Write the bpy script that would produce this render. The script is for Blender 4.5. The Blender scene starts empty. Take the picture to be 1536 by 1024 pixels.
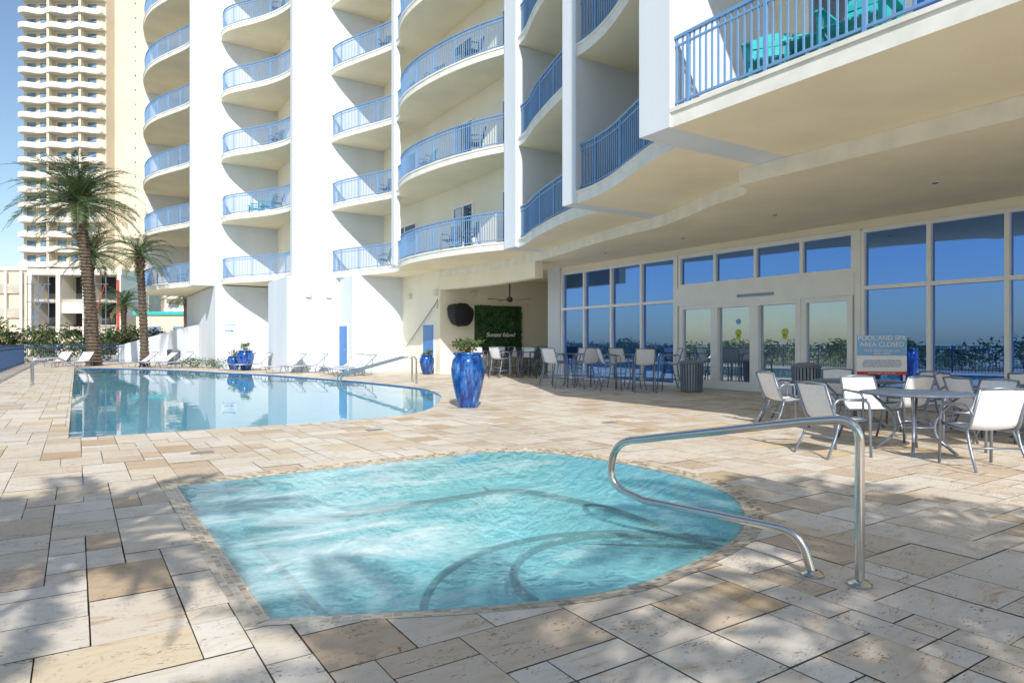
import bpy, bmesh, math, random
from mathutils import Vector, Matrix, noise
from mathutils.geometry import delaunay_2d_cdt
random.seed(7)
R=math.radians
scene=bpy.context.scene
COL=scene.collection

# ------------------------------------------------------------ materials
def nt(name):
    m=bpy.data.materials.new(name); m.use_nodes=True
    n=m.node_tree; n.nodes.clear()
    o=n.nodes.new('ShaderNodeOutputMaterial')
    return m,n,o
def N(n,t,**k):
    x=n.nodes.new(t)
    for a,b in k.items():
        if hasattr(x,a): setattr(x,a,b)
        else: x.inputs[a.replace('_',' ')].default_value=b
    return x
def ramp(n,stops):
    r=n.nodes.new('ShaderNodeValToRGB')
    e=r.color_ramp.elements
    while len(e)<len(stops): e.new(.5)
    for i,(p,c) in enumerate(stops):
        e[i].position=p; e[i].color=(*c,1) if len(c)==3 else c
    return r
def mat(name,col,rough=.6,metal=0,ns=3.0,var=.08,bump=0,bs=60,spec=.5,streak=False,det=3):
    m,n,o=nt(name)
    p=N(n,'ShaderNodeBsdfPrincipled'); p.inputs['Roughness'].default_value=rough
    p.inputs['Metallic'].default_value=metal
    p.inputs['Specular IOR Level'].default_value=spec
    tc=N(n,'ShaderNodeTexCoord')
    src=tc.outputs['Object']
    if streak:
        mp=N(n,'ShaderNodeMapping'); mp.inputs['Scale'].default_value=(1,1,.12)
        n.links.new(src,mp.inputs['Vector']); src=mp.outputs[0]
    no=N(n,'ShaderNodeTexNoise'); no.inputs['Scale'].default_value=ns; no.inputs['Detail'].default_value=det if var>.02 else 0
    n.links.new(src,no.inputs['Vector'])
    a=tuple(max(0,c*(1-var)) for c in col); b=tuple(min(1,c*(1+var)) for c in col)
    r=ramp(n,[(.3,a),(.7,b)])
    n.links.new(no.outputs['Fac'],r.inputs['Fac']); n.links.new(r.outputs['Color'],p.inputs['Base Color'])
    if bump:
        n2=N(n,'ShaderNodeTexNoise'); n2.inputs['Scale'].default_value=bs; n2.inputs['Detail'].default_value=1
        n.links.new(tc.outputs['Object'],n2.inputs['Vector'])
        bp=N(n,'ShaderNodeBump'); bp.inputs['Strength'].default_value=bump; bp.inputs['Distance'].default_value=.02
        n.links.new(n2.outputs['Fac'],bp.inputs['Height']); n.links.new(bp.outputs[0],p.inputs['Normal'])
    n.links.new(p.outputs[0],o.inputs['Surface'])
    return m

M={}
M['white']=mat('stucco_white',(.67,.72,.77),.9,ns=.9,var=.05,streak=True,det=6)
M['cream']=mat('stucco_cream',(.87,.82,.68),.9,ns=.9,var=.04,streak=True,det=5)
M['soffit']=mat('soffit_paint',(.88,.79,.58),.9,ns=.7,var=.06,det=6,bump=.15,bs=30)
M['slabedge']=mat('slab_edge_paint',(.82,.80,.73),.7,ns=2.5,var=.09,det=6)
M['rail']=mat('rail_blue',(.17,.33,.58),.4,ns=4,var=.06)
M['railnavy']=mat('rail_navy',(.02,.06,.15),.4,ns=4,var=.06)
M['frame']=mat('frame_white',(.87,.88,.88),.4,ns=3,var=.02)
M['steel']=mat('steel_tube',(.66,.65,.62),.17,metal=1,ns=8,var=.05)
M['alum']=mat('grey_aluminium',(.25,.29,.36),.38,metal=.6,ns=8,var=.05)
M['darkalum']=mat('dark_aluminium',(.08,.09,.12),.4,metal=.5,ns=8,var=.05)
M['sling']=mat('sling_fabric',(.74,.75,.77),.8,ns=30,var=.05)
M['tabletop']=mat('table_top',(.14,.18,.25),.35,ns=12,var=.2)
M['dark']=mat('dark_void',(.03,.035,.04),.7)
M['black']=mat('black_cover',(.015,.017,.02),.5)
M['door']=mat('door_blue',(.03,.19,.52),.4,ns=3,var=.06)
M['teal']=mat('teal_plastic',(.03,.45,.47),.45)
M['darkfurn']=mat('dark_wicker',(.10,.11,.13),.6)
M['poolfloor']=mat('pool_plaster',(.38,.74,.86),.7,ns=1,var=.06)
M['pooltile']=mat('pool_tile_blue',(.02,.13,.32),.25,ns=9,var=.5)
M['spafloor']=mat('spa_plaster',(.48,.88,.92),.7,ns=1.5,var=.08)
M['darktile']=mat('dark_tile',(.01,.05,.08),.3,ns=20,var=.4)
M['leafA']=mat('leaf_mid',(.06,.115,.03),.55,ns=2,var=.4)
M['leafB']=mat('leaf_light',(.13,.19,.05),.55,ns=2,var=.3)
M['leafC']=mat('leaf_dark',(.025,.055,.02),.6,ns=2,var=.3)
M['leafW']=mat('leaf_boxwood',(.04,.16,.05),.5,ns=3,var=.4)
M['palmA']=mat('frond_mid',(.055,.105,.045),.5,ns=1,var=.3)
M['palmB']=mat('frond_light',(.12,.17,.07),.5,ns=1,var=.3)
M['palmDry']=mat('frond_dry',(.22,.16,.08),.7,ns=1,var=.3)
M['trunk']=mat('palm_bark',(.10,.075,.055),.9,ns=6,var=.5,bump=1,bs=14)
M['sand']=mat('sand_ground',(.55,.50,.40),.9,ns=.3,var=.15)
M['grout']=mat('grout',(.15,.12,.09),.95,ns=5,var=.3)
M['towerwall']=mat('tower_stucco',(.70,.61,.46),.85,ns=.2,var=.05)
M['towerwhite']=mat('tower_white',(.74,.70,.62),.8,ns=.3,var=.04)
M['towerglass']=mat('tower_glass',(.16,.25,.36),.15,ns=.7,var=.5)
M['concrete']=mat('concrete',(.48,.44,.38),.9,ns=1,var=.15)
M['red']=mat('red_paint',(.55,.05,.04),.5)
M['signblue']=mat('sign_blue',(.08,.24,.55),.5)
M['signmid']=mat('sign_lightblue',(.22,.46,.75),.5)
M['signwhite']=mat('sign_white',(.85,.85,.85),.5,var=.01)
M['lime']=mat('lime_sticker',(.50,.60,.05),.5)
M['wood']=mat('dark_wood',(.12,.07,.04),.5,ns=5,var=.3)
M['soil']=mat('soil',(.06,.04,.03),.95)
M['lamp']=mat('lamp_glass_white',(.7,.68,.6),.5)
M['drain']=mat('drain_grey',(.25,.25,.26),.6)

def glassmat(name,tint,dark,f):
    m,n,o=nt(name)
    g=N(n,'ShaderNodeBsdfGlossy'); g.inputs['Color'].default_value=(*tint,1); g.inputs['Roughness'].default_value=.01
    d=N(n,'ShaderNodeBsdfDiffuse')
    tc=N(n,'ShaderNodeTexCoord'); no=N(n,'ShaderNodeTexNoise'); no.inputs['Scale'].default_value=.35; no.inputs['Detail'].default_value=1
    n.links.new(tc.outputs['Object'],no.inputs['Vector'])
    bp=N(n,'ShaderNodeBump'); bp.inputs['Strength'].default_value=.05; bp.inputs['Distance'].default_value=.05
    n.links.new(no.outputs['Fac'],bp.inputs['Height']); n.links.new(bp.outputs[0],g.inputs['Normal'])
    n3=N(n,'ShaderNodeTexNoise'); n3.inputs['Scale'].default_value=1.3
    n.links.new(tc.outputs['Object'],n3.inputs['Vector'])
    r=ramp(n,[(.35,dark),(.7,tuple(c*2.2 for c in dark))]); n.links.new(n3.outputs['Fac'],r.inputs['Fac']); n.links.new(r.outputs[0],d.inputs['Color'])
    mx=N(n,'ShaderNodeMixShader'); mx.inputs[0].default_value=f
    n.links.new(d.outputs[0],mx.inputs[1]); n.links.new(g.outputs[0],mx.inputs[2]); n.links.new(mx.outputs[0],o.inputs['Surface'])
    return m
M['glass']=glassmat('window_glass_blue',(.20,.39,.86),(.01,.03,.10),.82)
M['glassdoor']=glassmat('door_glass',(.52,.66,.82),(.10,.12,.14),.75)
M['winglass']=glassmat('balcony_window_glass',(.35,.42,.5),(.05,.06,.08),.6)

def urnmat():
    m,n,o=nt('urn_glaze_blue')
    p=N(n,'ShaderNodeBsdfPrincipled'); p.inputs['Roughness'].default_value=.12; p.inputs['Coat Weight'].default_value=.6
    tc=N(n,'ShaderNodeTexCoord'); mp=N(n,'ShaderNodeMapping'); mp.inputs['Scale'].default_value=(6,6,1.3)
    no=N(n,'ShaderNodeTexNoise'); no.inputs['Scale'].default_value=2.2; no.inputs['Detail'].default_value=8; no.inputs['Roughness'].default_value=.65
    n.links.new(tc.outputs['Object'],mp.inputs[0]); n.links.new(mp.outputs[0],no.inputs['Vector'])
    r=ramp(n,[(.34,(.003,.012,.08)),(.47,(.005,.045,.24)),(.60,(.02,.14,.42)),(.72,(.22,.38,.58))])
    n.links.new(no.outputs['Fac'],r.inputs[0]); n.links.new(r.outputs[0],p.inputs['Base Color']); n.links.new(p.outputs[0],o.inputs[0])
    return m
M['urn']=urnmat()

def travertine():
    m,n,o=nt('travertine_pavers')
    p=N(n,'ShaderNodeBsdfPrincipled')
    at=N(n,'ShaderNodeAttribute'); at.attribute_name='tile'
    sp=N(n,'ShaderNodeSeparateColor'); n.links.new(at.outputs['Color'],sp.inputs[0])
    r=ramp(n,[(0,(.60,.45,.29)),(.07,(.67,.54,.40)),(.25,(.745,.655,.54)),(.55,(.79,.72,.62)),(.90,(.84,.78,.695)),(1,(.74,.60,.38))])
    n.links.new(sp.outputs[0],r.inputs[0])
    tc=N(n,'ShaderNodeTexCoord')
    add=N(n,'ShaderNodeVectorMath',operation='MULTIPLY_ADD'); n.links.new(at.outputs['Color'],add.inputs[0]); add.inputs[1].default_value=(37,51,19)
    n.links.new(tc.outputs['Object'],add.inputs[2])
    mp=N(n,'ShaderNodeMapping'); mp.inputs['Scale'].default_value=(1,2.4,1); n.links.new(add.outputs[0],mp.inputs[0])
    n1=N(n,'ShaderNodeTexNoise'); n1.inputs['Scale'].default_value=3.0; n1.inputs['Detail'].default_value=7; n1.inputs['Roughness'].default_value=.68; n1.inputs['Distortion'].default_value=1.4
    n.links.new(mp.outputs[0],n1.inputs['Vector'])
    r1=ramp(n,[(.28,(.62,.46,.30)),(.40,(.92,.86,.78)),(.52,(1,1,1)),(.64,(.97,.955,.93)),(.78,(.80,.66,.49))])
    n.links.new(n1.outputs['Fac'],r1.inputs[0])
    mx=N(n,'ShaderNodeMix',data_type='RGBA',blend_type='MULTIPLY'); mx.inputs[0].default_value=.9
    n.links.new(r.outputs[0],mx.inputs[6]); n.links.new(r1.outputs[0],mx.inputs[7])
    n2=N(n,'ShaderNodeTexNoise'); n2.inputs['Scale'].default_value=42; n2.inputs['Detail'].default_value=2
    n.links.new(mp.outputs[0],n2.inputs['Vector'])
    n4=N(n,'ShaderNodeTexNoise'); n4.inputs['Scale'].default_value=5; n4.inputs['Detail'].default_value=1
    n.links.new(mp.outputs[0],n4.inputs['Vector'])
    ad=N(n,'ShaderNodeMath',operation='MULTIPLY_ADD'); n.links.new(n4.outputs['Fac'],ad.inputs[0]); ad.inputs[1].default_value=.45; n.links.new(n2.outputs['Fac'],ad.inputs[2])
    r2=ramp(n,[(.88,(1,1,1)),(.96,(.48,.37,.26))]); n.links.new(ad.outputs[0],r2.inputs[0])
    mx2=N(n,'ShaderNodeMix',data_type='RGBA',blend_type='MULTIPLY'); mx2.inputs[0].default_value=1
    n.links.new(mx.outputs[2],mx2.inputs[6]); n.links.new(r2.outputs[0],mx2.inputs[7])
    n5=N(n,'ShaderNodeTexNoise'); n5.inputs['Scale'].default_value=.45; n5.inputs['Detail'].default_value=4
    n.links.new(tc.outputs['Object'],n5.inputs['Vector'])
    r5=ramp(n,[(.35,(.88,.86,.84)),(.6,(1,1,1))]); n.links.new(n5.outputs['Fac'],r5.inputs[0])
    mx3=N(n,'ShaderNodeMix',data_type='RGBA',blend_type='MULTIPLY'); mx3.inputs[0].default_value=1
    n.links.new(mx2.outputs[2],mx3.inputs[6]); n.links.new(r5.outputs[0],mx3.inputs[7])
    n.links.new(mx3.outputs[2],p.inputs['Base Color'])
    rr=ramp(n,[(0,(.42,.42,.42)),(1,(.75,.75,.75))]); n.links.new(n1.outputs['Fac'],rr.inputs[0]); n.links.new(rr.outputs[0],p.inputs['Roughness'])
    bp=N(n,'ShaderNodeBump'); bp.inputs['Strength'].default_value=.5; bp.inputs['Distance'].default_value=.01
    n.links.new(r2.outputs[0],bp.inputs['Height']); n.links.new(bp.outputs[0],p.inputs['Normal'])
    n.links.new(p.outputs[0],o.inputs[0])
    return m
M['trav']=travertine()

def mosaic():
    m,n,o=nt('mosaic_tile_band')
    p=N(n,'ShaderNodeBsdfPrincipled'); p.inputs['Roughness'].default_value=.35
    tc=N(n,'ShaderNodeTexCoord')
    b=N(n,'ShaderNodeTexBrick'); b.inputs['Scale'].default_value=1; b.inputs['Brick Width'].default_value=.05; b.inputs['Row Height'].default_value=.044
    b.inputs['Mortar Size'].default_value=.003; b.offset=0
    b.inputs['Color1'].default_value=(.72,.63,.48,1); b.inputs['Color2'].default_value=(.24,.14,.06,1); b.inputs['Mortar'].default_value=(.60,.54,.45,1)
    n.links.new(tc.outputs['UV'],b.inputs['Vector'])
    n.links.new(b.outputs['Color'],p.inputs['Base Color']); n.links.new(p.outputs[0],o.inputs[0])
    return m
M['mosaic']=mosaic()

def water(name,tint,bs,bstr,body,bf,foam=False,bdist=.02,ior=1.33):
    m,n,o=nt(name)
    tc=N(n,'ShaderNodeTexCoord')
    no=N(n,'ShaderNodeTexNoise'); no.inputs['Scale'].default_value=bs; no.inputs['Detail'].default_value=2; no.inputs['Distortion'].default_value=.6
    n.links.new(tc.outputs['Object'],no.inputs['Vector'])
    bp=N(n,'ShaderNodeBump'); bp.inputs['Strength'].default_value=bstr; bp.inputs['Distance'].default_value=bdist
    n.links.new(no.outputs['Fac'],bp.inputs['Height'])
    t=N(n,'ShaderNodeBsdfTransparent'); t.inputs['Color'].default_value=(*tint,1)
    bd=N(n,'ShaderNodeBsdfDiffuse'); bd.inputs['Color'].default_value=(*body,1)
    mb=N(n,'ShaderNodeMixShader'); mb.inputs[0].default_value=bf; n.links.new(t.outputs[0],mb.inputs[1]); n.links.new(bd.outputs[0],mb.inputs[2])
    g=N(n,'ShaderNodeBsdfGlossy'); g.inputs['Roughness'].default_value=.015
    fr=N(n,'ShaderNodeFresnel'); fr.inputs['IOR'].default_value=ior
    n.links.new(bp.outputs[0],g.inputs['Normal']); n.links.new(bp.outputs[0],fr.inputs['Normal'])
    mx=N(n,'ShaderNodeMixShader'); n.links.new(fr.outputs[0],mx.inputs[0]); n.links.new(mb.outputs[0],mx.inputs[1]); n.links.new(g.outputs[0],mx.inputs[2])
    last=mx
    if foam:
        mp=N(n,'ShaderNodeMapping'); mp.inputs['Rotation'].default_value=(0,0,R(25)); mp.inputs['Scale'].default_value=(.8,1.7,1)
        n.links.new(tc.outputs['Object'],mp.inputs[0])
        f1=N(n,'ShaderNodeTexNoise'); f1.inputs['Scale'].default_value=1.1; f1.inputs['Detail'].default_value=12; f1.inputs['Roughness'].default_value=.76; f1.inputs['Distortion'].default_value=.7
        n.links.new(mp.outputs[0],f1.inputs['Vector'])
        tot=None
        for (cx,cy,rad,w) in [(1.35,4.4,1.5,.19),(1.3,6.0,1.4,.15),(3.1,6.9,1.5,.15),(2.2,4.0,.8,.07),(2.4,5.4,1.0,.06),(4.4,6.3,.7,.05)]:
            dv=N(n,'ShaderNodeVectorMath',operation='DISTANCE'); n.links.new(tc.outputs['Object'],dv.inputs[0]); dv.inputs[1].default_value=(cx,cy,-.06)
            mr=N(n,'ShaderNodeMapRange'); mr.inputs['From Min'].default_value=0; mr.inputs['From Max'].default_value=rad; mr.inputs['To Min'].default_value=w; mr.inputs['To Max'].default_value=0
            n.links.new(dv.outputs['Value'],mr.inputs[0])
            if tot is None: tot=mr.outputs[0]
            else:
                a=N(n,'ShaderNodeMath',operation='ADD'); n.links.new(tot,a.inputs[0]); n.links.new(mr.outputs[0],a.inputs[1]); tot=a.outputs[0]
        a=N(n,'ShaderNodeMath',operation='ADD'); n.links.new(tot,a.inputs[0]); n.links.new(f1.outputs['Fac'],a.inputs[1])
        r=ramp(n,[(.54,(.0,.0,.0)),(.62,(.25,.25,.25)),(.68,(.42,.42,.42)),(.80,(.92,.92,.92))]); n.links.new(a.outputs[0],r.inputs[0])
        d=N(n,'ShaderNodeBsdfDiffuse'); d.inputs['Color'].default_value=(.84,.93,.93,1)
        mx2=N(n,'ShaderNodeMixShader'); n.links.new(r.outputs[0],mx2.inputs[0]); n.links.new(mx.outputs[0],mx2.inputs[1]); n.links.new(d.outputs[0],mx2.inputs[2])
        last=mx2
    n.links.new(last.outputs[0],o.inputs[0])
    return m
M['poolwater']=water('pool_water',(.82,.95,.99),1.6,.10,(.24,.66,.86),.48,ior=1.2)
M['spawater']=water('spa_water',(.93,1,1),8,.32,(.34,.84,.90),.36,True,ior=1.2)
M['sea']=mat('sea',(.03,.16,.22),.1,ns=.05,var=.2,bump=.4,bs=.6)

# ------------------------------------------------------------ mesh builder
class MB:
    def __init__(s): s.v=[];s.f=[];s.m=[];s.mats=[]
    def mi(s,k):
        if k not in s.mats: s.mats.append(k)
        return s.mats.index(k)
    def add(s,vs,fs,k):
        b=len(s.v); s.v+= [tuple(p) for p in vs]; i=s.mi(k)
        for f in fs: s.f.append(tuple(b+j for j in f)); s.m.append(i)
    def box(s,x0,x1,y0,y1,z0,z1,k):
        s.add([(x0,y0,z0),(x1,y0,z0),(x1,y1,z0),(x0,y1,z0),(x0,y0,z1),(x1,y0,z1),(x1,y1,z1),(x0,y1,z1)],
          [(0,3,2,1),(4,5,6,7),(0,1,5,4),(1,2,6,5),(2,3,7,6),(3,0,4,7)],k)
    def prism(s,poly,z0,z1,ks,kt=None,kb=None):
        kt=kt or ks; kb=kb or ks; n=len(poly)
        area=sum(poly[i][0]*poly[(i+1)%n][1]-poly[(i+1)%n][0]*poly[i][1] for i in range(n))
        if area<0: poly=poly[::-1]
        b=len(s.v); s.v+=[(p[0],p[1],z0) for p in poly]+[(p[0],p[1],z1) for p in poly]
        s.f.append(tuple(b+i for i in range(n))[::-1]); s.m.append(s.mi(kb))
        s.f.append(tuple(b+n+i for i in range(n))); s.m.append(s.mi(kt))
        for i in range(n):
            j=(i+1)%n; s.f.append((b+i,b+j,b+n+j,b+n+i)); s.m.append(s.mi(ks))
    def tube(s,pts,r,k,n=8,r2=None,cap=True):
        pts=[Vector(p) for p in pts]; L=len(pts)
        t0=(pts[1]-pts[0]).normalized(); up=Vector((0,0,1)) if abs(t0.z)<.9 else Vector((1,0,0))
        nn=t0.cross(up).normalized(); rings=[]; vs=[]
        for i,p in enumerate(pts):
            if i==0: t=t0
            elif i==L-1: t=(pts[-1]-pts[-2]).normalized()
            else: t=((pts[i+1]-p).normalized()+(p-pts[i-1]).normalized()).normalized()
            nn=(nn-t*nn.dot(t)).normalized(); bb=t.cross(nn)
            rr=r if r2 is None else r+(r2-r)*i/(L-1)
            for a in range(n):
                A=2*math.pi*a/n; vs.append(p+nn*math.cos(A)*rr+bb*math.sin(A)*rr)
        fs=[]
        for i in range(L-1):
            for a in range(n):
                c=(a+1)%n; fs.append((i*n+a,i*n+c,(i+1)*n+c,(i+1)*n+a))
        if cap: fs.append(tuple(range(n))[::-1]); fs.append(tuple((L-1)*n+a for a in range(n)))
        s.add(vs,fs,k)
    def lathe(s,prof,c,k,n=32):
        vs=[];fs=[]
        for (r,z) in prof:
            for a in range(n):
                A=2*math.pi*a/n; vs.append((c[0]+r*math.cos(A),c[1]+r*math.sin(A),c[2]+z))
        for i in range(len(prof)-1):
            for a in range(n):
                b=(a+1)%n; fs.append((i*n+a,i*n+b,(i+1)*n+b,(i+1)*n+a))
        s.add(vs,fs,k)
    def mesh(s,name,smooth=False):
        me=bpy.data.meshes.new(name); me.from_pydata(s.v,[],s.f)
        for k in s.mats: me.materials.append(M[k])
        me.polygons.foreach_set('material_index',s.m)
        if smooth: me.polygons.foreach_set('use_smooth',[True]*len(s.f))
        me.update(); return me
    def obj(s,name,parent=None,smooth=False,bevel=0):
        o=bpy.data.objects.new(name,s.mesh(name,smooth)); COL.objects.link(o)
        if parent: o.parent=parent
        if bevel:
            b=o.modifiers.new('bevel','BEVEL'); b.width=bevel; b.segments=2; b.limit_method='ANGLE'
        if smooth:
            try:
                e=o.modifiers.new('es','EDGE_SPLIT'); e.split_angle=R(40)
            except: pass
        return o
def empty(name,loc=(0,0,0),rz=0):
    e=bpy.data.objects.new(name,None); e.location=loc; e.rotation_euler=(0,0,rz); COL.objects.link(e); return e
def inst(me,name,loc,rz=0,sc=1):
    o=bpy.data.objects.new(name,me); o.location=loc; o.rotation_euler=(0,0,rz); o.scale=(sc,sc,sc); COL.objects.link(o); return o
def catmull(P,n=6,closed=False):
    out=[]; L=len(P)
    rng=range(L if closed else L-1)
    for i in rng:
        g=(lambda j:P[j%L]) if closed else (lambda j:P[min(max(j,0),L-1)])
        p0,p1,p2,p3=[Vector(g(i+d)) for d in (-1,0,1,2)]
        for s_ in range(n):
            t=s_/n
            out.append(tuple(.5*((2*p1)+(p2-p0)*t+(2*p0-5*p1+4*p2-p3)*t*t+(3*p1-p0-3*p2+p3)*t**3)))
    if not closed: out.append(tuple(P[-1]))
    return out
def bend(P,rad=.1,n=6):
    P=[Vector(p) for p in P]; out=[P[0]]
    for i in range(1,len(P)-1):
        a=(P[i-1]-P[i]); b=(P[i+1]-P[i]); r=min(rad,a.length*.49,b.length*.49)
        s=P[i]+a.normalized()*r; e=P[i]+b.normalized()*r
        for j in range(n+1):
            t=j/n; out.append(s*(1-t)**2+P[i]*2*t*(1-t)+e*t*t)
    out.append(P[-1]); return out
def area(poly):
    n=len(poly); return sum(poly[i][0]*poly[(i+1)%n][1]-poly[(i+1)%n][0]*poly[i][1] for i in range(n))
def offset(poly,d):
    n=len(poly); out=[]
    sg=1 if area(poly)>0 else -1
    for i in range(n):
        a=Vector(poly[i-1]);b=Vector(poly[i]);c=Vector(poly[(i+1)%n])
        t1=(b-a).normalized(); t2=(c-b).normalized()
        n1=Vector((-t1.y,t1.x))*sg; n2=Vector((-t2.y,t2.x))*sg
        m_=(n1+n2).normalized(); k=d/max(.4,m_.dot(n1))
        out.append(tuple(b+m_*k))
    return out

# ------------------------------------------------------------ pools outlines
pool=[(-.1,11.4),(1.5,11.4)]+catmull([(3.6,11.4),(5.1,11.65),(6.2,12.6),(7.3,14.3),(8.2,16.2),(8.7,18.4),(8.6,21),(8.2,24),(7.6,27),(6.9,30),(5.8,33),(4.6,36.5),(3,40),(1.2,43),(-.1,44)],5)
spa=[(.67,3.36)]+[(.67,5.3),(.67,7.3),(2.6,7.36)]+catmull([(4.3,7.42),(4.95,7.05),(5.28,6.25),(5.42,5.1),(5.12,3.95),(4.15,3.05),(3.0,2.70),(2.35,2.68),(1.7,2.88),(1.12,3.15),(.67,3.36)],7)[:-1]
spa=spa[::-1]

def cdt(faces_in):
    vs=[];fs=[]
    for poly in faces_in:
        n=len(poly)
        if area(poly)<0: poly=poly[::-1]
        b=len(vs); vs+=[Vector(p[:2]) for p in poly]; fs.append(list(range(b,b+n)))
    return delaunay_2d_cdt(vs,[],fs,1,1e-5,True)
big=[(-2500,-2500),(2500,-2500),(2500,2500),(-2500,2500)]
DX0,DX1,DY0,DY1=-3.2,20.4,-4.0,58.0
deckr=[(DX0,DY0),(DX1,DY0),(DX1,DY1),(DX0,DY1)]
vo,eo,fo,ov,oe,of=cdt([big,deckr,pool,spa])
g=MB(); 
for f,o_ in zip(fo,of):
    if 2 in o_ or 3 in o_: continue
    g.add([(vo[i].x,vo[i].y,-.012) for i in f],[tuple(range(len(f)))],'grout' if 1 in o_ else 'sand')
g.obj('ground')

CS=.2032; nx=int((DX1-DX0)/CS); ny=int((DY1-DY0)/CS)
occ=[[False]*ny for _ in range(nx)]
tiles=[]; gj=.0035
for j in range(ny):
    for i in range(nx):
        if occ[i][j]: continue
        opts=[(2,3),(3,2),(2,2),(2,2),(1,2),(2,1),(2,3),(3,2),(2,2),(1,1)]
        random.shuffle(opts); opts=opts+[(1,1)]
        for (a,b) in opts:
            if i+a<=nx and j+b<=ny and not any(occ[i+p][j+q] for p in range(a) for q in range(b)): break
        for p in range(a):
            for q in range(b): occ[i+p][j+q]=True
        x=DX0+i*CS; y=DY0+j*CS
        q=[random.uniform(gj*.5,gj*1.5) for _ in range(4)]
        tiles.append([(x+q[0],y+q[1]),(x+a*CS-q[2],y+q[1]),(x+a*CS-q[2],y+b*CS-q[3]),(x+q[0],y+b*CS-q[3])])
vo,eo,fo,ov,oe,of=cdt([pool,spa]+tiles)
me=bpy.data.meshes.new('travertine_deck')
keep=[(f,[k for k in o_ if k>1][0]) for f,o_ in zip(fo,of) if 0 not in o_ and 1 not in o_ and any(k>1 for k in o_)]
tz=[random.uniform(-.0015,.0015) for _ in tiles]
tc_=[(random.random(),random.random(),random.random(),1) for _ in tiles]
vs=[];fs=[];cols=[]
for f,k in keep:
    b=len(vs); vs+=[(vo[i].x,vo[i].y,tz[k-2]) for i in f]; fs.append(tuple(range(b,b+len(f)))); cols+= [tc_[k-2]]*len(f)
me.from_pydata(vs,[],fs)
ca=me.color_attributes.new('tile','FLOAT_COLOR','CORNER')
flat=[c for t in cols for c in t]; ca.data.foreach_set('color',flat)
me.materials.append(M['trav']); me.update()
COL.objects.link(bpy.data.objects.new('travertine_deck',me))

def basin(poly,depth,kw,kf,ztop,tileh,ktile):
    b=MB(); n=len(poly)
    def ring(z0,z1,k):
        for i in range(n):
            j=(i+1)%n; b.add([(*poly[i],z0),(*poly[j],z0),(*poly[j],z1),(*poly[i],z1)],[(0,1,2,3)],k)
    ring(ztop,-tileh,ktile); ring(-tileh,-depth,kw)
    b.add([(*p,-depth) for p in poly],[tuple(range(n))],kf)
    return b
pe=empty('swimming_pool')
basin(pool,1.3,'poolfloor','poolfloor',0,.28,'pooltile').obj('basin',pe)
w=MB(); w.add([(*p,-.035) for p in pool],[tuple(range(len(pool)))],'poolwater'); w.obj('water',pe)
b=MB(); b.box(-.1,.35,11.38,44,-.9,-.32,'pooltile'); b.obj('ledge',pe)

se=empty('hot_tub_spa')
inner=offset(spa,.17)
basin(inner,.95,'spafloor','spafloor',-.030,.10,'spafloor').obj('basin',se)
me=bpy.data.meshes.new('mosaic_band'); n=len(spa); vs=[];fs=[];uvs=[]; acc=0
for i in range(n):
    j=(i+1)%n; L=(Vector(spa[j])-Vector(spa[i])).length
    b_=len(vs); vs+=[(*spa[i],.002),(*spa[j],.002),(*inner[j],-.030),(*inner[i],-.030)]; fs.append((b_,b_+1,b_+2,b_+3))
    uvs+=[(acc,0),(acc+L,0),(acc+L,.176),(acc,.176)]; acc+=L
me.from_pydata(vs,[],fs); ul=me.uv_layers.new(name='UV')
for i,u in enumerate(uvs): ul.data[i].uv=u
me.materials.append(M['mosaic']); o=bpy.data.objects.new('mosaic_band',me); COL.objects.link(o); o.parent=se
bench_in=offset(inner,.5)
b=MB(); m_=len(inner)
for i in range(m_):
    j=(i+1)%m_
    b.add([(*inner[i],-.42),(*inner[j],-.42),(*bench_in[j],-.42),(*bench_in[i],-.42)],[(0,1,2,3)],'spafloor')
    b.add([(*bench_in[i],-.42),(*bench_in[j],-.42),(*bench_in[j],-.95),(*bench_in[i],-.95)],[(0,1,2,3)],'spafloor')
b.obj('bench',se)
def lobe(cx,cy,r,a0,a1,z,tail):
    pts=[(cx+r*math.cos(R(a)),cy+r*math.sin(R(a))) for a in range(a0,a1,-6)]
    b=MB(); b.prism(pts+tail,-.94,z,'spafloor'); b.obj('entry_step',se)
    b=MB(); b.tube([(p[0],p[1],z+.004) for p in pts],.03,'darktile',6); b.obj('step_edge_tiles',se)
lobe(3.1,3.12,.88,178,-2,-.15,[(4.05,3.3),(3.3,2.98),(2.4,2.92)])
lobe(3.25,3.2,1.55,168,2,-.36,[(4.7,3.6),(3.3,3.0),(1.8,3.1)])
b=MB(); pts=[(*p,-.41) for p in bench_in]; b.tube(pts,.03,'darktile',6); b.obj('bench_edge_tiles',se)
w=MB(); wp=offset(inner,-.04); w.add([(*p,-.024) for p in wp],[tuple(range(len(wp)))],'spawater'); w.obj('water',se)

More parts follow.
